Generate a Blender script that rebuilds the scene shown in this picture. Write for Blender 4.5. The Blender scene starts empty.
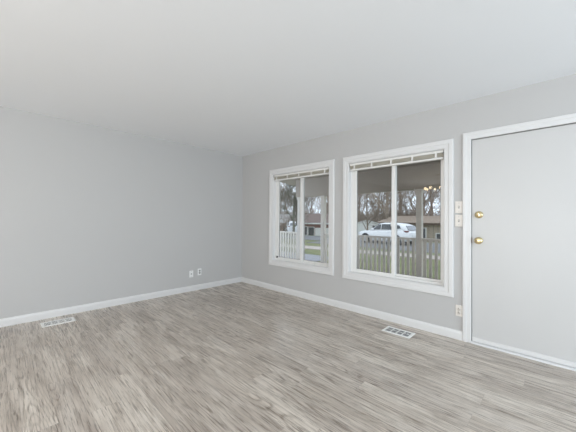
import bpy, math, random
from mathutils import Vector, Matrix
random.seed(7)
SC = bpy.context.scene
COL = SC.collection

# ------------------------------------------------------------------ camera
YAW, PITCH, ROLL = 0.768866, 0.012940, 0.008296
F = Vector((-math.sin(YAW)*math.cos(PITCH), math.cos(YAW)*math.cos(PITCH), math.sin(PITCH)))
R0 = Vector((math.cos(YAW), math.sin(YAW), 0)); U0 = R0.cross(F)
RT = R0*math.cos(ROLL)+U0*math.sin(ROLL); UP = U0*math.cos(ROLL)-R0*math.sin(ROLL)
cd = bpy.data.cameras.new('camera'); cam = bpy.data.objects.new('camera', cd); COL.objects.link(cam)
cd.sensor_width = 36; cd.lens = 36*278.556/576; cd.clip_start = 0.05; cd.clip_end = 300
CAMPOS = Vector((4.42687, -3.29012, 1.21328))
cam.matrix_world = Matrix(((RT.x, UP.x, -F.x, CAMPOS.x), (RT.y, UP.y, -F.y, CAMPOS.y), (RT.z, UP.z, -F.z, CAMPOS.z), (0, 0, 0, 1)))
SC.camera = cam

# ------------------------------------------------------------------ sky, light, exposure
SC.view_settings.view_transform = 'Standard'; SC.view_settings.look = 'None'
SC.view_settings.gamma = 1; SC.view_settings.use_curve_mapping = False
SC.view_settings.exposure = 0.0
w = bpy.data.worlds.new('overcast_sky'); SC.world = w; w.use_nodes = True
bg = w.node_tree.nodes['Background']; bg.inputs[0].default_value = (0.74, 0.86, 1.0, 1); bg.inputs[1].default_value = 2.1

def area(name, loc, direction, sx, sy, power, col):
    l = bpy.data.lights.new(name, 'AREA'); l.shape = 'RECTANGLE'; l.size = sx; l.size_y = sy
    l.energy = power; l.color = col
    o = bpy.data.objects.new(name, l); COL.objects.link(o); o.location = loc
    o.rotation_euler = Vector(direction).to_track_quat('-Z', 'Y').to_euler()
    return o
# fill lights added outside two made-up openings behind the camera
area('fill_rear', (3.55, -6.95, 1.15), (0, 1, 0.62), 3.3, 2.0, 144, (1.0, 0.96, 0.915))
area('fill_side', (7.95, -2.5, 1.25), (-1, 0, -0.06), 3.4, 1.7, 160, (0.75, 0.87, 1.0))

# ------------------------------------------------------------------ material helpers
class NT:
    def __init__(s, name):
        s.m = bpy.data.materials.new(name); s.m.use_nodes = True
        s.t = s.m.node_tree; s.b = s.t.nodes['Principled BSDF']; s.out = s.t.nodes['Material Output']
    def n(s, typ, ins=None, **kw):
        nd = s.t.nodes.new(typ)
        for k, v in kw.items(): setattr(nd, k, v)
        for k, v in (ins or {}).items():
            if isinstance(v, bpy.types.NodeSocket): s.t.links.new(v, nd.inputs[k])
            else: nd.inputs[k].default_value = v
        return nd
    def math(s, op, a, b=0.0, c=0.0):
        nd = s.n('ShaderNodeMath', {0: a, 1: b, 2: c}, operation=op); return nd.outputs[0]
    def mix(s, fac, a, b, blend='MIX'):
        nd = s.t.nodes.new('ShaderNodeMix'); nd.data_type = 'RGBA'; nd.blend_type = blend
        for i, v in ((0, fac), (6, a), (7, b)):
            if isinstance(v, bpy.types.NodeSocket): s.t.links.new(v, nd.inputs[i])
            else: nd.inputs[i].default_value = v
        return nd.outputs[2]
    def ramp(s, fac, stops):
        nd = s.n('ShaderNodeValToRGB', {0: fac}); e = nd.color_ramp.elements
        while len(e) < len(stops): e.new(0.5)
        for i, (p, c) in enumerate(stops): e[i].position = p; e[i].color = c
        return nd.outputs[0]
    def link(s, a, b): s.t.links.new(a, b)

def c4(r, g=None, b=None): return (r, r if g is None else g, r if b is None else b, 1)

def paint(name, col, rough=0.5, var=0.04, scale=6.0, bump=0.0, bscale=220, metal=0.0, spec=0.5):
    k = NT(name); tc = k.n('ShaderNodeTexCoord').outputs['Object']
    nz = k.n('ShaderNodeTexNoise', {'Vector': tc, 'Scale': scale, 'Detail': 4.0}).outputs[0]
    f = k.math('SUBTRACT', nz, 0.5)
    lo = tuple(max(0, x*(1-var)) for x in col)+(1,); hi = tuple(min(1, x*(1+var)) for x in col)+(1,)
    k.link(k.mix(nz, lo, hi), k.b.inputs['Base Color'])
    k.b.inputs['Roughness'].default_value = rough; k.b.inputs['Metallic'].default_value = metal
    k.b.inputs['Specular IOR Level'].default_value = spec
    if bump:
        bn = k.n('ShaderNodeTexNoise', {'Vector': tc, 'Scale': bscale, 'Detail': 3.0}).outputs[0]
        b = k.n('ShaderNodeBump', {'Height': bn, 'Strength': bump, 'Distance': 0.002}); k.link(b.outputs[0], k.b.inputs['Normal'])
    return k.m

def lines(name, col, gap, axis, pitch, frac=0.06, rough=0.6, var=0.06, off=0.0):
    """painted boards: thin grooves across one axis"""
    k = NT(name); tc = k.n('ShaderNodeTexCoord').outputs['Object']
    sp = k.n('ShaderNodeSeparateXYZ', {0: tc})
    v = k.math('FRACT', k.math('DIVIDE', k.math('ADD', sp.outputs[axis], off+100.0), pitch))
    g = k.math('LESS_THAN', v, frac)
    nz = k.n('ShaderNodeTexNoise', {'Vector': tc, 'Scale': 3.0, 'Detail': 5.0}).outputs[0]
    lo = tuple(x*(1-var) for x in col)+(1,); hi = tuple(x*(1+var) for x in col)+(1,)
    k.link(k.mix(g, k.mix(nz, lo, hi), tuple(gap)+(1,)), k.b.inputs['Base Color'])
    k.b.inputs['Roughness'].default_value = rough
    return k.m

def floor_mat():
    k = NT('grey_oak_planks'); tc = k.n('ShaderNodeTexCoord').outputs['Object']
    sp = k.n('ShaderNodeSeparateXYZ', {0: tc}); X, Y = sp.outputs[0], sp.outputs[1]
    PW, PL = 0.152, 1.22
    yr = k.math('DIVIDE', k.math('ADD', Y, 50.0), PW); row = k.math('FLOOR', yr); fy = k.math('FRACT', yr)
    rnd = k.n('ShaderNodeTexWhiteNoise', {'W': row}, noise_dimensions='1D').outputs[0]
    xr = k.math('DIVIDE', k.math('ADD', k.math('ADD', X, 50.0), k.math('MULTIPLY', rnd, PL*3.7)), PL)
    pl = k.math('FLOOR', xr); fx = k.math('FRACT', xr)
    pid = k.n('ShaderNodeCombineXYZ', {0: row, 1: pl, 2: 3.0}).outputs[0]
    wn = k.n('ShaderNodeTexWhiteNoise', {'Vector': pid}, noise_dimensions='3D')
    pr, pc = wn.outputs[0], wn.outputs[1]
    spc = k.n('ShaderNodeSeparateColor', {0: pc})
    ox = k.math('MULTIPLY', spc.outputs[0], 40.0); oy = k.math('MULTIPLY', spc.outputs[1], 40.0)
    # fine streaks
    def coord(sx, sy):
        return k.n('ShaderNodeCombineXYZ', {0: k.math('MULTIPLY', k.math('ADD', X, ox), sx), 1: k.math('MULTIPLY', k.math('ADD', Y, oy), sy), 2: pr}).outputs[0]
    st = k.n('ShaderNodeTexNoise', {'Vector': coord(2.6, 74.0), 'Scale': 1.0, 'Detail': 5.0, 'Roughness': 0.7, 'Distortion': 0.7}).outputs[0]
    pores = k.n('ShaderNodeTexNoise', {'Vector': coord(6.0, 150.0), 'Scale': 1.0, 'Detail': 3.0, 'Roughness': 0.65, 'Distortion': 0.4}).outputs[0]
    blotch = k.n('ShaderNodeTexNoise', {'Vector': coord(1.7, 8.0), 'Scale': 1.0, 'Detail': 5.0, 'Roughness': 0.6, 'Distortion': 0.6}).outputs[0]
    # cathedral figure: rings of a smooth field, broken up by the pores
    fld = k.n('ShaderNodeTexNoise', {'Vector': coord(.75, 7.5), 'Scale': 1.0, 'Detail': 0.5, 'Roughness': 0.4}).outputs[0]
    ring = k.math('SINE', k.math('MULTIPLY', k.math('ADD', fld, k.math('MULTIPLY', st, 0.045)), 105.0))
    ring = k.math('MULTIPLY', k.math('ADD', ring, 1.0), 0.5)
    base = k.ramp(blotch, [(0.30, c4(.42, .362, .308)), (0.46, c4(.545, .478, .415)), (0.58, c4(.645, .578, .508)), (0.76, c4(.73, .665, .595))])
    tint = k.ramp(pr, [(0.0, c4(.90, .89, .89)), (0.5, c4(.98, .975, .97)), (1.0, c4(1.06, 1.06, 1.06))])
    col = k.mix(1.0, base, tint, 'MULTIPLY')
    stc = k.ramp(st, [(0.30, c4(.55, .52, .49)), (0.44, c4(.90, .895, .89)), (0.55, c4(1.05)), (0.72, c4(1.16, 1.16, 1.16))])
    col = k.mix(0.85, col, stc, 'MULTIPLY')
    rc = k.ramp(ring, [(0.0, c4(.55, .52, .49)), (0.25, c4(.98)), (1.0, c4(1.06))])
    patch = k.ramp(k.n('ShaderNodeTexNoise', {'Vector': coord(1.5, 5.0), 'Scale': 1.0, 'Detail': 2.0}).outputs[0], [(0.45, c4(.0)), (0.62, c4(.85))])
    col = k.mix(patch, col, k.mix(1.0, col, rc, 'MULTIPLY'))
    pc2 = k.ramp(pores, [(0.36, c4(.26, .23, .21)), (0.46, c4(1.0))])
    col = k.mix(0.75, col, pc2, 'MULTIPLY')
    e1 = k.math('LESS_THAN', fy, 0.012); e2 = k.math('LESS_THAN', fx, 0.0014)
    seam = k.math('MAXIMUM', e1, e2)
    col = k.mix(k.math('MULTIPLY', seam, 0.40), col, c4(.14, .12, .105))
    k.link(col, k.b.inputs['Base Color'])
    rg = k.math('ADD', 0.18, k.math('MULTIPLY', st, 0.20)); k.link(rg, k.b.inputs['Roughness'])
    k.b.inputs['Specular IOR Level'].default_value = 0.7
    h = k.math('SUBTRACT', k.math('ADD', st, k.math('MULTIPLY', pores, 0.6)), k.math('MULTIPLY', seam, 1.5))
    b = k.n('ShaderNodeBump', {'Height': h, 'Strength': 0.25, 'Distance': 0.0015}); k.link(b.outputs[0], k.b.inputs['Normal'])
    return k.m

def glass_mat(name, tint, refl=1.0):
    k = NT(name)
    fc = k.n('ShaderNodeLayerWeight', {'Blend': 0.5}).outputs['Facing']      # Schlick reflectance, same from both faces
    fr = k.math('ADD', 0.04, k.math('MULTIPLY', k.math('POWER', fc, 5.0), 0.96))
    nz = k.n('ShaderNodeTexNoise', {'Vector': k.n('ShaderNodeTexCoord').outputs['Object'], 'Scale': 2.0}).outputs[0]
    f = k.math('MULTIPLY', fr, k.math('ADD', 0.9*refl, k.math('MULTIPLY', nz, 0.1)))
    tr = k.n('ShaderNodeBsdfTransparent', {0: tint+(1,)}); gl = k.n('ShaderNodeBsdfGlossy', {'Color': (1, 1, 1, 1), 'Roughness': 0.0})
    mx = k.n('ShaderNodeMixShader', {0: f, 1: tr.outputs[0], 2: gl.outputs[0]})
    k.link(mx.outputs[0], k.out.inputs[0]); return k.m

def emit_mat(name, col, s):
    k = NT(name); k.b.inputs['Base Color'].default_value = col+(1,)
    k.b.inputs['Emission Color'].default_value = col+(1,); k.b.inputs['Emission Strength'].default_value = s
    return k.m

def ground_mat(name, c1, c2, scale, rough=0.95, bump=0.0):
    k = NT(name); tc = k.n('ShaderNodeTexCoord').outputs['Object']
    a = k.n('ShaderNodeTexNoise', {'Vector': tc, 'Scale': scale, 'Detail': 8.0, 'Roughness': 0.7}).outputs[0]
    b = k.n('ShaderNodeTexNoise', {'Vector': tc, 'Scale': scale*0.12, 'Detail': 3.0}).outputs[0]
    f = k.math('ADD', k.math('MULTIPLY', a, 0.6), k.math('MULTIPLY', b, 0.4))
    k.link(k.ramp(f, [(0.38, c1+(1,)), (0.62, c2+(1,))]), k.b.inputs['Base Color'])
    k.b.inputs['Roughness'].default_value = rough
    return k.m

def brick_mat(name, c1, c2, mortar):
    k = NT(name); tc = k.n('ShaderNodeTexCoord').outputs['Object']
    sp = k.n('ShaderNodeSeparateXYZ', {0: tc})
    v = k.n('ShaderNodeCombineXYZ', {0: k.math('ADD', sp.outputs[0], sp.outputs[1]), 1: sp.outputs[2]}).outputs[0]
    b = k.n('ShaderNodeTexBrick', {'Vector': v, 'Color1': c1+(1,), 'Color2': c2+(1,), 'Mortar': mortar+(1,), 'Scale': 2.2, 'Mortar Size': 0.015})
    k.link(b.outputs[0], k.b.inputs['Base Color']); k.b.inputs['Roughness'].default_value = 0.9
    return k.m

M = {}
M['wall'] = paint('grey_wall_paint', (.525, .515, .508), 0.55, 0.012, 1.5, 0.06, 160, spec=0.3)
M['ceiling'] = paint('white_ceiling_paint', (.88, .89, .905), 0.8, 0.012, 1.2, 0.08, 140, spec=0.2)
M['trim'] = paint('white_trim_paint', (.725, .715, .71), 0.32, 0.012, 5)
M['door'] = paint('white_door_paint', (.59, .58, .572), 0.38, 0.012, 3, 0.03, 60)
M['vinyl'] = paint('white_vinyl', (.80, .785, .765), 0.35, 0.015, 5)
M['floor'] = floor_mat()
M['brass'] = paint('polished_brass', (.74, .61, .36), 0.25, 0.05, 20, metal=1.0)
M['plate'] = paint('white_plastic_plate', (.82, .82, .81), 0.35, 0.01, 8)
M['almond'] = paint('almond_plastic_plate', (.76, .71, .655), 0.35, 0.01, 8)
M['slot'] = paint('dark_slots', (.06, .055, .05), 0.6, 0.02, 8)
M['slotgrey'] = paint('grey_recess', (.33, .32, .31), 0.6, 0.02, 8)
M['blackp'] = paint('black_plastic', (.015, .015, .017), 0.4, 0.02, 8)
M['register'] = paint('white_enamel_register', (.90, .89, .87), 0.4, 0.02, 9)
M['duct'] = paint('dark_duct_shade', (.12, .125, .135), 0.6, 0.1, 20)
M['blindwhite'] = paint('white_blind_rail', (.78, .76, .73), 0.4, 0.015, 6)
M['blindslat'] = paint('beige_blind_slat', (.76, .705, .60), 0.5, 0.03, 8)
M['glass'] = glass_mat('window_glass', (.88, .875, .865))
M['glass2'] = glass_mat('clear_window_glass', (.95, .96, .95))
M['dark'] = paint('dark_gap', (.10, .09, .085), 0.8, 0.02, 8)
M['siding'] = lines('cream_siding', (.60, .58, .54), (.30, .29, .27), 2, 0.11, 0.08)
M['porchceil'] = lines('weathered_beadboard', (.47, .415, .355), (.27, .235, .20), 1, 0.14, 0.07)
M['porchfloor'] = lines('porch_decking', (.48, .47, .47), (.20, .20, .20), 0, 0.12, 0.06)
M['porchwood'] = paint('weathered_porch_paint', (.82, .765, .70), 0.65, 0.14, 9)
M['lawn'] = ground_mat('winter_lawn', (.10, .12, .045), (.24, .235, .105), 2.2)
M['asphalt'] = ground_mat('asphalt', (.16, .16, .165), (.25, .245, .25), 3.0)
M['concrete'] = ground_mat('concrete_walk', (.42, .36, .32), (.52, .455, .41), 3.0)
M['drive'] = ground_mat('driveway_concrete', (.25, .25, .265), (.34, .335, .345), 2.0)
M['bark'] = paint('bare_bark', (.36, .29, .225), 0.95, 0.35, 4)
M['bark2'] = paint('dark_bark', (.22, .175, .135), 0.95, 0.35, 4)
M['barkred'] = paint('reddish_twigs', (.38, .29, .23), 0.95, 0.3, 4)
M['ever'] = paint('evergreen_needles', (.045, .055, .030), 0.95, 0.45, 3)
M['carwhite'] = paint('white_car_paint', (.84, .84, .84), 0.22, 0.01, 2)
M['carglass'] = paint('tinted_car_glass', (.06, .065, .07), 0.08, 0.02, 2)
M['rear_sky_sheen'] = paint('car_glass_sky_sheen', (.26, .27, .29), 0.08, 0.02, 2)  # paler than the other car glass to paint in the sky's reflection
M['tyre'] = paint('tyre_rubber', (.02, .02, .02), 0.8, 0.1, 10)
M['alloy'] = paint('silver_alloy', (.55, .55, .56), 0.3, 0.05, 10, metal=0.8)
M['red'] = paint('red_lens', (.14, .025, .025), 0.2, 0.05, 10)
M['lamp'] = paint('clear_lens', (.65, .66, .68), 0.15, 0.05, 10)
M['tansiding'] = lines('tan_board_siding', (.37, .31, .235), (.18, .145, .105), 0, 0.42, 0.10)
M['brownroof'] = lines('brown_shingles', (.30, .225, .165), (.20, .15, .11), 1, 0.35, 0.14, var=0.15)
M['redroof'] = lines('dark_red_shingles', (.16, .105, .085), (.10, .065, .055), 1, 0.3, 0.14, var=0.15)
M['whitesiding'] = lines('white_lap_siding', (.82, .82, .80), (.52, .52, .51), 2, 0.2, 0.08)
M['greyroof'] = lines('grey_shingles', (.66, .655, .64), (.52, .51, .50), 1, 0.3, 0.12, var=0.1)
M['brick'] = brick_mat('red_brick', (.27, .11, .085), (.20, .085, .07), (.32, .27, .24))
M['housewin'] = paint('dark_house_glass', (.08, .08, .085), 0.15, 0.05, 3)
M['housetrim'] = paint('white_house_trim', (.72, .71, .69), 0.6, 0.03, 3)
M['bulb'] = emit_mat('warm_bulb', (1.0, .80, .52), 12.0)
M['bronze'] = paint('bronze_metal', (.10, .07, .05), 0.4, 0.1, 12, metal=0.8)

# ------------------------------------------------------------------ mesh helpers
class MB:
    def __init__(s): s.v = []; s.f = []; s.sm = []
    def add(s, vs, fs, smooth=False):
        o = len(s.v); s.v += [tuple(v) for v in vs]; s.f += [tuple(i+o for i in f) for f in fs]; s.sm += [smooth]*len(fs); return s
    def box(s, x0, x1, y0, y1, z0, z1):
        return s.add([(x0, y0, z0), (x1, y0, z0), (x1, y1, z0), (x0, y1, z0), (x0, y0, z1), (x1, y0, z1), (x1, y1, z1), (x0, y1, z1)],
              [(3, 2, 1, 0), (4, 5, 6, 7), (0, 1, 5, 4), (1, 2, 6, 5), (2, 3, 7, 6), (3, 0, 4, 7)])
    def tube(s, pts, rads, n=12, caps=True, smooth=True):
        pts = [Vector(p) for p in pts]; rings = []
        t = (pts[1]-pts[0]).normalized(); a = t.orthogonal().normalized()
        vs = []
        for i, p in enumerate(pts):
            d = (pts[min(i+1, len(pts)-1)]-pts[max(i-1, 0)])
            d = d.normalized() if d.length > 1e-9 else t
            a = (a-d*a.dot(d))
            a = a.normalized() if a.length > 1e-6 else d.orthogonal().normalized()
            b = d.cross(a)
            for k in range(n):
                th = 2*math.pi*k/n; vs.append(p+(a*math.cos(th)+b*math.sin(th))*rads[i])
        fs = []
        for i in range(len(pts)-1):
            for k in range(n):
                k2 = (k+1) % n; fs.append((i*n+k, i*n+k2, (i+1)*n+k2, (i+1)*n+k))
        s.add(vs, fs, smooth)
        if caps: s.add(vs[:n], [tuple(range(n))[::-1]]); s.add(vs[-n:], [tuple(range(n))])
        return s
    def lathe(s, prof, origin, axis, n=24):
        """prof: list of (radius, distance along axis)"""
        axis = Vector(axis).normalized(); a = axis.orthogonal().normalized(); b = axis.cross(a); o = Vector(origin); vs = []
        for r, h in prof:
            for k in range(n):
                th = 2*math.pi*k/n; vs.append(o+axis*h+(a*math.cos(th)+b*math.sin(th))*max(r, 1e-5))
        fs = [(i*n+k, i*n+(k+1) % n, (i+1)*n+(k+1) % n, (i+1)*n+k) for i in range(len(prof)-1) for k in range(n)]
        return s.add(vs, fs, True)
    def frame(s, x0, x1, z0, z1, prof, sides=4):
        """mitred frame round a rectangle in a y-plane; prof: (outward offset, y)"""
        n = len(prof); vs = []
        for cx, cz, sx, sz in ((x0, z0, -1, -1), (x1, z0, 1, -1), (x1, z1, 1, 1), (x0, z1, -1, 1)):
            for u, y in prof: vs.append((cx+sx*u, y, cz+sz*u))
        fs = [(c*n+i, c*n+(i+1) % n, ((c+1) % 4)*n+(i+1) % n, ((c+1) % 4)*n+i) for c in range(4) for i in range(n)]
        return s.add(vs, fs)
    def prism(s, poly, d0, d1, mapf):
        """poly (a,b) extruded from d0 to d1; mapf(a,b,d) -> xyz"""
        n = len(poly); vs = [mapf(a, b, d0) for a, b in poly]+[mapf(a, b, d1) for a, b in poly]
        return s.add(vs, [tuple(range(n))[::-1], tuple(range(n, 2*n))]+[(i, (i+1) % n, n+(i+1) % n, n+i) for i in range(n)])
    def build(s, name, mat, parent=None, bevel=0.0, seg=2, loc=None):
        me = bpy.data.meshes.new(name); me.from_pydata(s.v, [], s.f); me.validate(); me.update()
        import bmesh
        b = bmesh.new(); b.from_mesh(me); bmesh.ops.recalc_face_normals(b, faces=b.faces); b.to_mesh(me); b.free()
        if len(s.sm) == len(me.polygons): me.polygons.foreach_set('use_smooth', s.sm)
        me.materials.append(mat)
        o = bpy.data.objects.new(name, me); COL.objects.link(o)
        if parent: o.parent = parent
        if loc: o.location = loc
        if bevel:
            md = o.modifiers.new('bevel', 'BEVEL'); md.width = bevel; md.segments = seg; md.limit_method = 'ANGLE'; md.angle_limit = 0.7
            md.harden_normals = False
        return o

def tag(o, label=None, cat=None, group=None, kind=None):
    if label: o['label'] = label
    if cat: o['category'] = cat
    if group: o['group'] = group
    if kind: o['kind'] = kind
    return o
def thing(name, loc, label, cat, group=None, rz=0.0):
    o = bpy.data.objects.new(name, None); COL.objects.link(o); o.location = loc; o.rotation_euler = (0, 0, rz); o.empty_display_size = 0.1
    return tag(o, label, cat, group)
def copy_tree(o, parent=None):
    c = o.copy(); COL.objects.link(c)
    if parent: c.parent = parent
    for ch in list(o.children): copy_tree(ch, c)
    return c
def struct(o, label=None): return tag(o, label, kind='structure')

# ------------------------------------------------------------------ room shell
H = 2.44; XE = 7.8; YS = -6.8; T = 0.15
W1 = (0.886, 2.066, 0.517, 1.985); W2 = (2.391, 3.560, 0.510, 1.985)
DX0, DX1, DH = 3.805, 4.730, 2.035
struct(MB().box(-T, XE+T, YS-T, T, -0.2, 0).build('floor', M['floor']), 'grey oak plank floor running along the window wall')
struct(MB().box(-T, XE+T, YS-T, T, H, H+0.15).build('ceiling', M['ceiling']), 'plain white ceiling')
struct(MB().box(-T, 0, YS-T, T, 0, H).build('wall_left', M['wall']), 'blank grey wall on the left')
b = MB()
b.box(0, W1[0], 0, T, 0, H)
for W in (W1, W2): b.box(W[0], W[1], 0, T, 0, W[2]); b.box(W[0], W[1], 0, T, W[3], H)
b.box(W1[1], W2[0], 0, T, 0, H); b.box(W2[1], DX0, 0, T, 0, H); b.box(DX0, DX1, 0, T, DH, H); b.box(DX1, XE+T, 0, T, 0, H)
struct(b.build('wall_back', M['wall']), 'grey wall with two windows and the white door')
RX0, RX1, RZ1 = 1.78, 5.3, 2.15
b = MB().box(0, RX0, YS-T, YS, 0, H); b.box(RX0, RX1, YS-T, YS, RZ1, H); b.box(RX1, XE+T, YS-T, YS, 0, H)
struct(b.build('wall_rear', M['wall']), 'grey wall behind the camera')
SY0, SY1, SZ0, SZ1 = -4.3, -0.7, 0.35, 2.15
b = MB().box(XE, XE+T, YS, SY0, 0, H); b.box(XE, XE+T, SY0, SY1, 0, SZ0); b.box(XE, XE+T, SY0, SY1, SZ1, H); b.box(XE, XE+T, SY1, 0, 0, H)
struct(b.build('wall_right', M['wall']), 'grey wall to the right of the camera')
# unseen rear and side windows, added to let the fill light in
def added_glazing(name, mapf, a0, a1, z0, z1):
    fr = MB()
    def bx(m, p0, p1, q0, q1, d0, d1):
        m.prism([(p0, q0), (p1, q0), (p1, q1), (p0, q1)], d0, d1, mapf)
    am = (a0+a1)/2
    for p in ((a0, a0+.06, z0, z1), (a1-.06, a1, z0, z1), (am-.04, am+.04, z0+.06, z1-.06), (a0+.06, a1-.06, z0, z0+.06), (a0+.06, a1-.06, z1-.06, z1)): bx(fr, *p, .04, .10)
    o = struct(fr.build(name, M['vinyl']))
    g = MB(); bx(g, a0+.06, am-.04, z0+.06, z1-.06, .068, .072); bx(g, am+.04, a1-.06, z0+.06, z1-.06, .068, .072)
    g.build('pane', M['glass2'], o)
added_glazing('added_window_rear', lambda a, z, d: (a, YS-d, z), RX0, RX1, 0.0, RZ1)
added_glazing('added_window_side', lambda a, z, d: (XE+d, a, z), SY0, SY1, SZ0, SZ1)

# baseboards
BB = [(0, 0), (0.014, 0), (0.014, 0.066), (0.010, 0.080), (0.004, 0.088), (0, 0.090)]
struct(MB().prism(BB, YS, -0.0, lambda a, z, d: (a, d, z)).build('baseboard_left', M['trim']))
struct(MB().prism(BB, 0.0, 3.731, lambda a, z, d: (d, -a, z)).build('baseboard_back', M['trim']))
struct(MB().prism(BB, 4.805, XE, lambda a, z, d: (d, -a, z)).build('baseboard_right', M['trim']))

# ------------------------------------------------------------------ windows in the back wall
CASE = [(0, 0.0), (0, -0.012), (0.006, -0.015), (0.040, -0.015), (0.048, -0.020), (0.080, -0.020), (0.088, -0.017), (0.090, -0.012), (0.090, 0.0)]
def window(name, W, label, latch=None):
    x0, x1, z0, z1 = W
    o = MB().frame(x0, x1, z0, z1, CASE).build(name, M['trim']); struct(o, label)
    # liner and vinyl frame in the wall opening
    MB().frame(x0, x1, z0, z1, [(0, 0.0), (0, T+.01), (-.006, T+.01), (-.006, 0.0)]).build('jamb_liner', M['trim'], o)
    MB().frame(x0+.006, x1-.006, z0+.006, z1-.006, [(0, .052), (0, .14), (-.022, .14), (-.022, .125), (-.010, .125), (-.010, .092), (-.022, .092), (-.022, .052)]).build('window_frame', M['vinyl'], o)
    xm = (x0+x1)/2
    def sash(nm, a, c, ya, yb, sl, sr):
        zb, zt = z0+.020, z1-.024
        m = MB()
        m.box(a, a+sl, ya, yb, zb, zt); m.box(c-sr, c, ya, yb, zb, zt); m.box(a+sl, c-sr, ya, yb, zb, zb+.032); m.box(a+sl, c-sr, ya, yb, zt-.032, zt)
        s = m.build(nm, M['vinyl'], o, 0.004)
        ym = (ya+yb)/2
        MB().box(a+sl-.004, c-sr+.004, ym-.002, ym+.002, zb+.028, zt-.028).build('pane', M['glass'], s)
        g = MB()   # dark glazing gasket round the pane
        g.frame(a+sl, c-sr, zb+.032, zt-.032, [(0, ym-.006), (0, ym-.003), (-.004, ym-.003), (-.004, ym-.006)]).build('gasket', M['dark'], s)
        return s
    s1 = sash('sash', x0+.028, xm+.028, .058, .088, .058, .046)
    sash('sash', xm-.020, x1-.028, .094, .122, .050, .034)
    return o, s1
win1, sash1 = window('window_1', W1, 'left white-framed sliding window nearer the corner')
win2, sash2 = window('window_2', W2, 'right white-framed sliding window beside the door')
lt = MB().box(.935, .957, .044, .058, .560, .580); lt.box(.940, .952, .034, .044, .552, .588)
tag(lt.build('latch', M['blackp'], sash1, 0.002), 'small black latch at the lower left of the sash')
lk = MB().box(2.955, 2.985, .046, .058, 1.14, 1.20); lk.box(2.963, 2.977, .034, .046, 1.165, 1.195)
lk.build('sash_lock', M['vinyl'], sash2, 0.002)

def blind(W, label, z_top):
    x0, x1 = W[0]+.012, W[1]-.012
    t = thing('venetian_blind', ((x0+x1)/2, .025, z_top), label, 'blind', 'raised venetian blinds')
    L = (x1-x0)/2
    h = MB().box(-L, L, -.026, .022, -.030, -.002).build('headrail', M['blindwhite'], t, .003)
    sl = MB(); n = 13
    for i in range(n):
        z = -.034-i*.0031-.0; sl.add([(-L+.004, -.024, z), (0+L-.004, -.024, z), (L-.004, .020, z), (-L+.004, .020, z), (-L+.004, -.002, z+.0022), (L-.004, -.002, z+.0022)],
            [(0, 1, 5, 4), (4, 5, 2, 3)])
        sl.box(-L+.004, L-.004, -.0245, -.0225, z-.0006, z+.0006)
    sl.build('slat_stack', M['blindslat'], t)
    MB().box(-L+.002, L-.002, -.027, .022, -.098, -.077).build('bottom_rail', M['blindwhite'], t, .004)
    for k in range(5):
        xx = -L+.07+k*(2*L-.14)/4
        m = MB().box(xx-.010, xx+.010, -.0285, -.0262, -.080, -.026); m.box(xx-.010, xx+.010, -.0285, .0, -.078, -.0765)
        m.build('ladder_tape', M['blindwhite'], t)
    for sx in (-1, 1): MB().box(sx*(L+.004)-.003, sx*(L+.004)+.003, -.028, .024, -.034, 0).build('end_bracket', M['slotgrey'], t)
    return t
blind(W1, 'raised white and beige blind at the top of the window nearer the corner', W1[3]-.008)
blind(W2, 'raised white and beige blind at the top of the window beside the door', W2[3]-.008)

# ------------------------------------------------------------------ front door
door = MB().box(DX0+.004, DX1-.004, .012, .055, .022, DH-.005).build('door_1', M['door'], None, .002); struct(door, 'plain white flush front door')
dc = MB()
prof = [(0, .0), (0, -.011), (.006, -.014), (.036, -.014), (.044, -.018), (.068, -.018), (.074, -.014), (.074, 0)]
n = len(prof); vs = []
for cx, cz, sx, sz in ((DX0, 0, -1, 0), (DX0, DH, -1, 1), (DX1, DH, 1, 1), (DX1, 0, 1, 0)):
    for u, y in prof: vs.append((cx+sx*u, y, cz+sz*u))
dc.add(vs, [(c*n+i, c*n+(i+1) % n, (c+1)*n+(i+1) % n, (c+1)*n+i) for c in range(3) for i in range(n)]+[tuple(range(n)), tuple(range(3*n, 4*n))])
struct(dc.build('trim_1', M['trim']), 'white casing round the front door')
dj = MB().box(DX0-.001, DX0+.001, .0, T, 0, DH)
dj.box(DX1-.001, DX1+.001, 0, T, 0, DH).box(DX0, DX1, 0, T, DH-.001, DH+.001)
dj.box(DX0, DX0+.014, .056, .10, 0, DH).box(DX1-.014, DX1, .056, .10, 0, DH).box(DX0, DX1, .056, .10, DH-.014, DH)
struct(dj.build('trim_2', M['slotgrey']), 'jamb and stops coloured grey for the shaded gap round the front door slab')  # grey colour paints the gap's shade onto jamb and stops
th = MB().prism([(-.022, 0), (-.022, .004), (-.012, .012), (.010, .016), (T, .020), (T, 0)], DX0, DX1, lambda a, z, d: (d, a, z))
struct(th.build('trim_3', M['trim']), 'white threshold under the front door')
sw = MB().box(DX0+.006, DX1-.006, .004, .012, .019, .060)
tag(sw.build('door_sweep', M['trim'], door, .002), 'thin white sweep strip along the bottom of the door')
k = MB().lathe([(0, .012), (.0335, .012), (.0335, .008), (.031, .002), (.020, -.002), (.012, -.006), (.012, -.014), (.018, -.016), (.030, -.021), (.0345, -.030), (.031, -.039), (.018, -.044), (0, -.045)], (3.868, 0, 1.022), (0, 1, 0))
tag(k.build('door_knob', M['brass'], door), 'round brass knob')
k = MB().lathe([(0, .012), (.036, .012), (.036, .004), (.033, -.006), (.025, -.011), (0, -.012)], (3.868, 0, 1.277), (0, 1, 0))
db = k.build('deadbolt', M['brass'], door); tag(db, 'brass deadbolt rose')
MB().box(3.863, 3.873, -.018, -.010, 1.260, 1.294).build('thumb_turn', M['brass'], db, .003)
MB().box(DX0-.0005, DX0+.0045, -.002, .03, .995, 1.050).build('strike_plate', M['bronze'], door)

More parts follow.
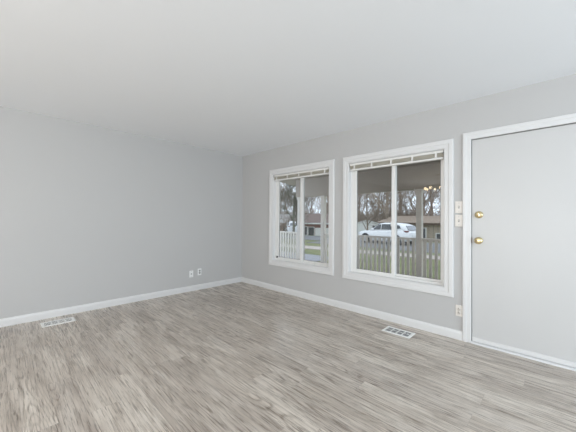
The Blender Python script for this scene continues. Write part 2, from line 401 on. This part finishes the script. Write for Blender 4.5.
# ------------------------------------------------------------------ switches and outlets
def plate(name, loc, rz, label, cat, kind, mat, group=None, wd=.070, ht=.114):
    t = thing(name, loc, label, cat, group, rz)       # faces -Y at rz 0
    MB().box(-wd/2, wd/2, -.006, .0, -ht/2, ht/2).build('cover_plate', mat, t, .003)
    if kind == 'outlet':
        for s in (-1, 1):
            r = MB().lathe([(0, 0), (.0165, 0), (.0165, -.0025), (0, -.0025)], (0, -.0060, s*.0195), (0, 1, 0), 20).build('receptacle', M['slotgrey'] if mat is M['plate'] else mat, t)
            m = MB().box(-.0075, -.005, -.0092, -.0080, s*.0195-.001, s*.0195+.0085); m.box(.005, .0075, -.0092, -.0080, s*.0195-.001, s*.0195+.0085)
            m.lathe([(0, -.0002), (.0026, -.0002), (.0026, -.001), (0, -.001)], (0, -.0082, s*.0195-.0075), (0, 1, 0), 10)
            m.build('slots', M['slot'], r)
    elif kind == 'switch':
        MB().box(-.006, .006, -.0068, -.005, -.013, .013).build('slot', M['slotgrey'], t)
        MB().prism([(-.004, -.006), (-.018, .004), (-.018, .009), (-.004, .006)], -.0042, .0042, lambda a, z, d: (d, a, z)).build('toggle', mat, t, .001)
    elif kind == 'jack':
        MB().box(-.010, .010, -.0075, -.005, -.010, .010).build('jack', M['slotgrey'], t, .001)
    for s in ((-1, 1) if kind != 'outlet' else (0,)):
        MB().lathe([(0, -.0005), (.003, -.0005), (.003, -.0015), (0, -.0015)], (0, -.0055, s*.042), (0, 1, 0), 10).build('screw', M['slotgrey'], t)
    return t
plate('light_switch', (3.697, 0, 1.356), 0, 'upper almond light switch between the window and the door', 'light switch', 'switch', M['almond'], 'switches by the door', .068, .122)
plate('light_switch', (3.697, 0, 1.217), 0, 'lower almond light switch between the window and the door', 'light switch', 'switch', M['almond'], 'switches by the door', .068, .122)
plate('wall_outlet', (3.702, 0, .294), 0, 'almond outlet low on the wall beside the door casing', 'outlet', 'outlet', M['almond'])
plate('wall_jack', (0, -1.042, .287), math.pi/2, 'white jack plate low on the left wall, left of the outlet', 'wall plate', 'jack', M['plate'])
plate('wall_outlet', (0, -.892, .304), math.pi/2, 'white outlet low on the left wall, right of the jack plate', 'outlet', 'outlet', M['plate'])

# ------------------------------------------------------------------ floor registers
def register(loc, rz, label):
    t = thing('floor_register', loc, label, 'floor vent', 'white floor registers', rz)   # long side along local x
    L, D = .152, .090; l, d = .122, .058
    m = MB()
    prof = [(L, D, 0), (L-.004, D-.004, .004), (l+.004, d+.004, .005), (l, d, .003), (l, d, .0012)]
    vs = []
    for a, c, z in prof: vs += [(-a, -c, z), (a, -c, z), (a, c, z), (-a, c, z)]
    m.add(vs, [(i*4+k, i*4+(k+1) % 4, (i+1)*4+(k+1) % 4, (i+1)*4+k) for i in range(len(prof)-1) for k in range(4)])
    m.build('faceplate', M['register'], t)
    MB().box(-l-.001, l+.001, -d-.001, d+.001, .0006, .0014).build('duct_shade_sheet', M['duct'], t)  # dark sheet on the floor, standing in for the shade inside the duct
    s = MB()
    for i in range(19):
        x = -l+.008+i*(2*l-.016)/18
        s.prism([(x-.0012, .0016), (x+.0012, .0016), (x+.0030, .0044), (x+.0008, .0044)], -d, d, lambda a, z, dd: (a, dd, z))
    s.build('louver_slats', M['register'], t)
    c = MB()
    for x in (-.062, 0, .062): c.box(x-.006, x+.006, -d, d, .003, .0052)
    c.box(-l, l, -.004, .004, .003, .0050); c.build('cross_bars', M['register'], t)
    MB().box(l-.022, l-.014, -.012, .012, .004, .010).build('damper_lever', M['register'], t, .001)
    return t
register((3.176, -.258, 0), 0, 'white floor register by the wall under the window beside the door')
register((.250, -2.800, 0), math.pi/2, 'white floor register along the left wall')

# ------------------------------------------------------------------ chandelier (mirrored in the window beside the door)
CH = Vector((2.16, -4.5, 2.44))
t = thing('chandelier', CH, 'bronze chandelier with warm bulbs, mirrored in the window beside the door', 'chandelier')
MB().lathe([(0, 0), (.065, 0), (.060, -.015), (.020, -.030), (.008, -.034)], (0, 0, 0), (0, 0, 1)).build('canopy', M['bronze'], t)
MB().tube([(0, 0, -.03), (0, 0, -.36)], [.007, .007]).build('stem', M['bronze'], t)
MB().lathe([(0, -.34), (.018, -.35), (.03, -.39), (.02, -.44), (.008, -.47), (.014, -.485), (0, -.50)], (0, 0, 0), (0, 0, 1)).build('hub', M['bronze'], t)
for i in range(8):
    a = 2*math.pi*i/8+.3; ca, sa = math.cos(a), math.sin(a); r = .30
    arm = MB().tube([(ca*q, sa*q, z) for q, z in ((.02, -.40), (.10, -.47), (.20, -.50), (.28, -.48), (r, -.45))], [.006]*5, 8).build('arm', M['bronze'], t)
    MB().lathe([(0, 0), (.030, 0), (.032, .006), (.012, .008), (.012, .045), (0, .045)], (ca*r, sa*r, -.45), (0, 0, 1), 14).build('candle_sleeve', M['bronze'], arm)
    MB().lathe([(0, 0), (.014, .002), (.032, .022), (.035, .040), (.026, .062), (.012, .072), (0, .074)], (ca*r, sa*r, -.405), (0, 0, 1), 14).build('bulb', M['bulb'], arm)

# ------------------------------------------------------------------ outdoors: ground
GZ = -.55
def gz(x, y):
    s = min(1, max(0, (y-21)/9.0)); s = s*s*(3-2*s)
    return GZ-1.45*s
g = MB(); nx, ny = 60, 60; X0, X1, Y0, Y1 = -110, 50, .15, 100
for j in range(ny+1):
    for i in range(nx+1):
        x = X0+(X1-X0)*i/nx; y = Y0+(Y1-Y0)*(j/ny)**1.6; g.v.append((x, y, gz(x, y)))
for j in range(ny):
    for i in range(nx): a = j*(nx+1)+i; g.f.append((a, a+1, a+nx+2, a+nx+1)); g.sm.append(True)
tag(g.build('lawn', M['lawn']), 'winter lawn outside the windows', 'lawn', kind='stuff')
struct(MB().box(-9.5, 20, 13.2, 20.4, GZ-.05, GZ+.02).build('street', M['asphalt']), 'grey asphalt street in front of the house')
struct(MB().box(-60, -9.5, 15.6, 20.4, GZ-.05, GZ+.015).build('street', M['asphalt']), 'far stretch of the asphalt street')
struct(MB().prism([(-20, 8.1), (14, 11.9), (14, 13.3), (-20, 9.6)], GZ-.05, GZ+.04, lambda a, c, z: (a, c, z)).build('sidewalk', M['concrete']), 'pale concrete sidewalk beside the street')
struct(MB().box(-12, -2.9, 2.4, 7.6, GZ-.05, GZ+.02).build('driveway', M['drive']), 'grey concrete driveway left of the porch')

# ------------------------------------------------------------------ porch
PY = 2.0; PZ = -.12
struct(MB().box(-2.6, 7.0, T, PY+.18, PZ-.06, PZ).build('porch_floor', M['porchfloor']), 'wooden porch floor outside the windows')
struct(MB().box(-2.6, 7.0, PY+.05, PY+.15, GZ-.1, PZ-.06).build('porch_skirt', M['porchwood']))
BZ = 1.785
pc = MB().add([(-.95, T, 2.42), (7, T, 2.42), (7, PY+.45, 2.17), (-.95, PY+.45, 2.17), (-.95, T, 2.50), (7, T, 2.50), (7, PY+.45, 2.25), (-.95, PY+.45, 2.25)],
   [(3, 2, 1, 0), (4, 5, 6, 7), (0, 1, 5, 4), (1, 2, 6, 5), (2, 3, 7, 6), (3, 0, 4, 7)])
struct(pc.build('porch_ceiling', M['porchceil']), 'weathered board ceiling of the porch')
struct(MB().box(-.40, 7, PY-.02, PY+.12, BZ, 2.24).build('porch_beam', M['porchceil']), 'weathered board beam along the front of the porch')
def post(x, label):
    t = thing('porch_post', (x, PY+.05, PZ), label, 'porch post', 'porch posts')
    MB().box(-.048, .048, -.05, .05, 0, BZ-PZ).build('shaft', M['porchwood'], t, .006)
    MB().box(-.060, .060, -.062, .062, 0, .10).build('base', M['porchwood'], t, .004)
    MB().box(-.060, .060, -.062, .062, BZ-PZ-.06, BZ-PZ).build('capital', M['porchwood'], t, .004)
post(2.612, 'porch post right of the white car, outside the window beside the door')
post(.435, 'porch post right of the steps, at the right edge of the window nearer the corner')
post(-.312, 'porch post left of the steps, behind the middle of the window nearer the corner')
def railing(xa, xb, label):
    t = thing('porch_railing', ((xa+xb)/2, PY+.05, PZ), label, 'railing', 'porch railings')
    L = (xb-xa)/2; zt = .895-PZ
    MB().box(-L, L, -.045, .045, zt-.035, zt).build('top_rail', M['porchwood'], t, .004)
    MB().box(-L, L, -.02, .02, .06, .12).build('bottom_rail', M['porchwood'], t, .004)
    n = max(2, round(2*L/.094)); st = 2*L/n
    for i in range(n):
        x = -L+st*(i+.5); MB().box(x-.024, x+.024, -.030, -.006, .03, zt-.035).build('baluster', M['porchwood'], t)
railing(.488, 2.558, 'porch railing with white car behind it, between the two right-hand posts')
railing(2.666, 5.0, 'porch railing right of the post, in front of the tan house')
railing(-2.55, -.366, 'porch railing left of the steps, outside the window nearer the corner')

# ------------------------------------------------------------------ white car
def car(loc, rz):
    t = thing('parked_car', loc, 'white crossover car parked behind the porch railing', 'car', None, rz)
    # local x: nose at -x ; z up. length 4.85
    st = [ # x, half width, bottom, belt
        (-2.42, .62, .42, .60), (-2.34, .76, .30, .78), (-2.10, .87, .24, .90), (-1.70, .915, .22, .97), (-1.10, .93, .22, 1.02), (-.9, .93, .22, 1.04),
        (0, .94, .22, 1.06), (1.0, .94, .22, 1.09), (1.7, .93, .24, 1.12), (2.15, .89, .28, 1.12), (2.34, .82, .34, 1.06), (2.42, .72, .42, .92)]
    m = MB(); vs = []; n = 10
    for x, hw, zb, zt in st:
        h = zt-zb
        ring = [(-hw*.86, zb), (-hw, zb+.16*h), (-hw, zb+.70*h), (-hw*.965, zb+.93*h), (-hw*.86, zt), (hw*.86, zt), (hw*.965, zb+.93*h), (hw, zb+.70*h), (hw, zb+.16*h), (hw*.86, zb)]
        vs += [(x, y, z) for y, z in ring]
    fs = [(i*n+k, i*n+(k+1) % n, (i+1)*n+(k+1) % n, (i+1)*n+k) for i in range(len(st)-1) for k in range(n)]
    m.add(vs, fs, True); m.add(vs[:n], [tuple(range(n))]); m.add(vs[-n:], [tuple(range(n))])
    m.build('body', M['carwhite'], t, .02)
    # greenhouse: sections of roof/belt
    gs = [(-1.08, .80, 1.02, 1.03), (-.55, .74, 1.03, 1.40), (-.25, .70, 1.03, 1.58), (.2, .69, 1.03, 1.655), (.9, .68, 1.03, 1.66), (1.6, .66, 1.03, 1.60), (1.95, .64, 1.03, 1.50), (2.05, .66, 1.03, 1.44), (2.32, .76, 1.03, 1.06)]
    m = MB(); vs = []; n = 6
    for x, hw, zb, zt in gs:
        b = .86
        vs += [(x, -b, zb), (x, -hw-.03*(zt < 1.2), zt-.05*(zt > 1.2)), (x, -hw*.80, zt), (x, hw*.80, zt), (x, hw+.03*(zt < 1.2), zt-.05*(zt > 1.2)), (x, b, zb)]
    m.add(vs, [(i*n+k, i*n+(k+1) % n, (i+1)*n+(k+1) % n, (i+1)*n+k) for i in range(len(gs)-1) for k in range(n)], True)
    m.build('cabin', M['carwhite'], t)
    # side windows follow the tumblehome
    def side(px, pz, s):
        # belt y .86 at z 1.03 -> roof y .69 at 1.6
        f = (pz-1.03)/.57; return (px, s*(.868-.165*f), pz)
    for s in (-1, 1):
        for poly in ([(-.80, 1.10), (-.02, 1.12), (-.02, 1.53), (-.20, 1.52), (-.45, 1.38)], [(.05, 1.12), (.98, 1.14), (.98, 1.55), (.05, 1.55)], [(1.05, 1.15), (1.78, 1.25), (1.62, 1.47), (1.05, 1.54)]):
            m = MB(); n = len(poly)
            v0 = [side(a, c, s) for a, c in poly]; v1 = [(x, y+s*.012, z) for x, y, z in v0]
            m.add(v0+v1, [tuple(range(n)), tuple(range(n, 2*n))]+[(i, (i+1) % n, n+(i+1) % n, n+i) for i in range(n)])
            m.build('side_window', M['carglass'], t)
        m = MB().box(-.84, -.66, s*.93-.09, s*.93+.09, 1.06, 1.20); m.build('mirror', M['carwhite'], t, .03)
        for xx in (.85, -.1): MB().box(xx-.12, xx, s*.945-.02, s*.945+.02, .93, .97).build('door_handle', M['alloy'], t, .008)
        MB().box(-2.36, -2.05, s*.70-.13, s*.70+.13, .70, .84).build('headlight', M['lamp'], t, .04)
        MB().box(2.02, 2.36, s*.74-.13, s*.74+.13, .96, 1.09).build('taillight', M['red'], t, .03)
    ws = MB().add([(-1.02, -.74, 1.08), (-1.02, .74, 1.08), (-.27, .60, 1.585), (-.27, -.60, 1.585), (-1.06, -.74, 1.08), (-1.06, .74, 1.08), (-.31, .60, 1.60), (-.31, -.60, 1.60)],
        [(0, 1, 2, 3), (4, 5, 6, 7), (0, 1, 5, 4), (1, 2, 6, 5), (2, 3, 7, 6), (3, 0, 4, 7)])
    ws.build('windshield', M['carglass'], t)
    rw = MB().add([(2.04, -.58, 1.45), (2.04, .58, 1.45), (2.30, .66, 1.14), (2.30, -.66, 1.14), (2.09, -.58, 1.46), (2.09, .58, 1.46), (2.35, .66, 1.14), (2.35, -.66, 1.14)],
        [(0, 1, 2, 3), (4, 5, 6, 7), (0, 1, 5, 4), (1, 2, 6, 5), (2, 3, 7, 6), (3, 0, 4, 7)])
    rw.build('rear_window', M['rear_sky_sheen'], t)
    for x in (-1.48, 1.42):
        for s in (-1, 1):
            arch = MB().lathe([(0, 0), (.42, 0), (.42, .012), (0, .012)], (x, s*.925, .38), (0, s, 0), 28).build('wheel_arch', M['blackp'], t)
            wh = MB().lathe([(0, -.12), (.24, -.12), (.33, -.11), (.355, -.07), (.355, .07), (.33, .10), (.25, .105), (.24, .085), (0, .085)], (x, s*.85, .355), (0, s, 0), 28).build('wheel', M['tyre'], t)
            rm = MB().lathe([(0, .10), (.05, .10), (.06, .094), (.23, .094), (.245, .10), (.245, .086), (0, .086)], (x, s*.85, .355), (0, s, 0), 24)
            rm.build('rim', M['alloy'], wh)
    MB().box(2.36, 2.46, -.30, .30, .66, .80).build('number_plate', M['plate'], t)
    return t
car((-4.95, 17.3, GZ+.02), -.17).scale = (.91, .93, .95)

# ------------------------------------------------------------------ houses
def house(loc, rz, L, D, hw, hr, wallm, roofm, label, cat, wins, name='house', over=.45, gable_front=False):
    """local: front face at y=0 facing -Y, x in [-L/2, L/2], depth D"""
    t = thing(name, loc, label, cat, None, rz)
    if gable_front:
        m = MB().prism([(-L/2, -.6), (L/2, -.6), (L/2, hw), (0, hw+hr), (-L/2, hw)], 0, D, lambda a, z, d: (a, d, z))
        m.build('wall', wallm, t)
        r = MB()
        q = hr/(L/2)
        for s in (-1, 1):
            r.prism([(0, hw+hr+.02), (s*(L/2+over), hw-over*q+.02), (s*(L/2+over), hw-over*q+.16), (0, hw+hr+.16)], -over, D+over, lambda a, z, d: (a, d, z))
        r.build('roof', roofm, t)
    else:
        m = MB().prism([(0, -.6), (D, -.6), (D, hw), (D/2, hw+hr), (0, hw)], -L/2, L/2, lambda a, z, d: (d, a, z))
        m.build('wall', wallm, t)
        r = MB(); q = hr/(D/2)
        for c, s in ((0, 1), (D, -1)):
            r.prism([(D/2, hw+hr+.02), (c-s*over, hw-over*q+.02), (c-s*over, hw-over*q+.16), (D/2, hw+hr+.16)], -L/2-over, L/2+over, lambda a, z, d: (d, a, z))
        r.build('roof', roofm, t)
        MB().box(-L/2-over, L/2+over, -over-.03, -over, hw-over*q-.04, hw-over*q+.16).build('gutter', M['housetrim'] if wallm is not M['tansiding'] else M['bronze'], t)
    for (kind, x, z, w_, h_) in wins:
        nm = 'door' if kind == 'door' else 'window'
        f = MB().box(x-w_/2-.09, x+w_/2+.09, -.06, .0, z-.09, z+h_+.09).build(nm, M['housetrim'], t)
        if kind == 'white': MB().box(x-w_/2, x+w_/2, -.075, -.06, z, z+h_).build('panel', M['housetrim'], f)
        else: MB().box(x-w_/2, x+w_/2, -.075, -.06, z, z+h_).build('pane', M['housewin'], f)
    return t
G27 = gz(-5, 27)
house((2.2, 27, G27), 0, 24.4, 8.5, .86-G27+.05, .72, M['tansiding'], M['brownroof'], 'low tan house with a brown roof across the street', 'house',
      [('window', -6.15, 1.05, .55, .5), ('door', -7.95, .0, .95, 2.05), ('window', -10.6, 1.0, 1.3, 1.0), ('window', -2.5, 1.0, 1.6, 1.1)])
G25 = gz(-10, 25)
house((-10.75, 25, G25), .49, 2.75, 1.5, .70-G25, .42, M['whitesiding'], M['greyroof'], 'small white gabled shed behind the nose of the white car', 'shed',
      [('window', .72, .12-G25, .26, .50)], name='shed', over=.16, gable_front=True)
G30 = gz(-22, 30)
house((-22.3, 30.5, G30), .62, 6.4, 7, 2.75, 1.3, M['brick'], M['redroof'], 'red brick house far behind the porch steps', 'house',
      [('white', 1.2, .0, 2.4, 1.9), ('window', -1.9, .9, 1.1, 1.2), ('door', -.7, .1, .85, 1.95)])
G34 = gz(-34, 34)
house((-35.5, 36, G34), .45, 9.5, 8, 2.6, 1.7, M['whitesiding'], M['greyroof'], 'white house far off at the left edge of the window nearer the corner', 'house',
      [('window', -2, .9, 1.2, 1.2), ('window', 2.2, .9, 1.2, 1.2), ('door', .3, .1, .95, 2.0)])

# second car, seen end-on beside the tree
c1 = [o for o in COL.objects if o.name == 'parked_car'][0]
c2 = copy_tree(c1); c2.location = (-18.6, 21.6, gz(-18.6, 21.6)+.02); c2.rotation_euler = (0, 0, math.radians(-44))
c2['label'] = 'distant white car seen past the bare tree in the window nearer the corner'

# ------------------------------------------------------------------ trees
def tree_mesh(seed, height, trunk_r, fork=.28, levels=5, spread=.55, twig=.012, kids=(3, 4), up=.25):
    rg = random.Random(seed); m = MB()
    def limb(p, d, L, r, lv):
        n = 4 if lv < 2 else (3 if lv < 4 else 2); pts = [Vector(p)]; rs = [r]; q = Vector(p); dd = Vector(d)
        for i in range(n):
            j = Vector((rg.gauss(0, 1), rg.gauss(0, 1), rg.gauss(0, .6)))*(.10 if lv == 0 else .22)
            dd = (dd+j+Vector((0, 0, up*.25 if lv else .1))).normalized()
            q = q+dd*(L/n); pts.append(q.copy()); rs.append(max(twig*.5, r*(1-.55*(i+1)/n)))
        m.tube(pts, rs, 7 if lv == 0 else (5 if lv < 3 else 3), caps=False)
        if lv >= levels: return
        k = rg.randint(*kids)+(2 if lv == 0 else 0)
        for c in range(k):
            f = fork+(1-fork)*(c+rg.random()*.7)/k if lv == 0 else .25+.75*(c+rg.random())/k
            f = min(.999, f); s = f*n; i = min(n-1, int(s)); pp = pts[i].lerp(pts[i+1], s-i)
            ax = (pts[i+1]-pts[i]).normalized(); o = ax.orthogonal().normalized(); o.rotate(Matrix.Rotation(rg.random()*6.283, 3, ax))
            a = spread*(.7+.7*rg.random()); nd = (ax*math.cos(a)+o*math.sin(a)+Vector((0, 0, up*.5))).normalized()
            limb(pp, nd, L*(.52+.22*rg.random())*(1.0 if lv else .8), max(twig, rs[i]*.52), lv+1)
    limb((0, 0, -.2), (rg.gauss(0, .05), rg.gauss(0, .05), 1), height*.62, trunk_r, 0)
    return m
protos = []
for i, a in enumerate([dict(height=14, trunk_r=.24, twig=.016), dict(height=12, trunk_r=.17, twig=.016, spread=.7), dict(height=15, trunk_r=.28, twig=.018, spread=.45), dict(height=10, trunk_r=.13, twig=.015, spread=.8, fork=.12)]):
    protos.append(tree_mesh(11+i, **a))
protos.append(tree_mesh(40, height=8.5, trunk_r=.17, twig=.014, fork=.16, spread=.8, kids=(4, 5)))
M['barkgrey'] = paint('lichen_grey_bark', (.17, .165, .125), 0.95, 0.35, 4)
MATS = [M['bark'], M['bark2'], M['barkred'], M['bark2'], M['barkgrey']]
protoobj = [p.build('bare_tree', MATS[i]) for i, p in enumerate(protos)]
used = set()
def tree(i, x, y, rz, s, label, group=None, mat=None, sz=None):
    o = protoobj[i]
    if i in used: o = o.copy(); COL.objects.link(o)
    used.add(i); o.location = (x, y, gz(x, y)); o.rotation_euler = (0, 0, rz); o.scale = (s, s, sz or s)
    return tag(o, label, 'tree', group)
# trees one can tell apart
tree(4, -15.5, 18.2, .4, .9, 'bare tree before the distant white car, in the window nearer the corner')
tree(0, -12.0, 32.5, 1.2, 1.1, 'thick-trunked bare tree rising behind the white shed and the dark roof')
tree(1, -9.9, 36.5, 2.0, 1.15, 'bare tree rising over the tan roof just left of the right-hand porch post')
tree(3, -9.62, 23.3, .2, .8, 'slim bare tree standing in front of the white shed')
rt = random.Random(5)
bl = 'bare brown tree in the tree line behind the houses'
k = 0
for row, (yy, n, x0, x1) in enumerate([(38, 14, -50, 4), (44, 14, -62, 2), (52, 14, -78, 2), (62, 12, -95, 0)]):
    for q in range(n):
        x = x0+(x1-x0)*(q+.5+rt.uniform(-.35, .35))/n; i = rt.choice([0, 1, 2, 2, 3]) if row else rt.choice([1, 3, 0, 3])
        tree(i, x, yy+rt.uniform(-2, 2), rt.random()*6.28, rt.uniform(.75, 1.15), bl, 'bare trees behind the houses')
# low scrub that closes the tree line
def scrub_mesh(seed, col=None):
    rg = random.Random(seed); m = MB()
    for c in range(26):
        p = Vector((rg.gauss(0, 1.5), rg.gauss(0, .8), -.1)); d = Vector((rg.gauss(0, .35), rg.gauss(0, .35), 1)).normalized(); L = rg.uniform(1.6, 4.2)
        pts = [p, p+d*L*.5, p+(d+Vector((rg.gauss(0, .2), rg.gauss(0, .2), 0)))*L]; m.tube(pts, [.05, .04, .02], 3, caps=False)
        for e in range(12):
            f = rg.uniform(.15, 1); b0 = p+d*L*f; v = Vector((rg.gauss(0, .8), rg.gauss(0, .8), rg.uniform(.2, 1))).normalized()*rg.uniform(.5, 1.3)
            m.tube([b0, b0+v*.5, b0+v+Vector((0, 0, .15))], [.028, .024, .014], 3, caps=False)
    return m
sc0 = [scrub_mesh(31).build('leafless_shrub', M['bark']), scrub_mesh(32).build('leafless_shrub', M['barkred'])]
us = set()
for row, (yy, n, x0, x1) in enumerate([(37, 17, -46, 2), (41, 22, -57, 2), (47, 22, -66, 1), (54, 22, -76, 0)]):
    for q in range(n):
        i = rt.randint(0, 1); o = sc0[i]
        if i in us: o = o.copy(); COL.objects.link(o)
        us.add(i); x = x0+(x1-x0)*(q+.5+rt.uniform(-.3, .3))/n; y = yy+rt.uniform(-1, 1)
        s = rt.uniform(.9, 1.3)*(yy/37)**1.0; o.location = (x, y, gz(x, y)); o.rotation_euler = (0, 0, rt.random()*6.28); o.scale = (s, s, s)
        tag(o, 'leafless brown shrub under the trees behind the houses', 'shrub', 'leafless shrubs under the tree line')
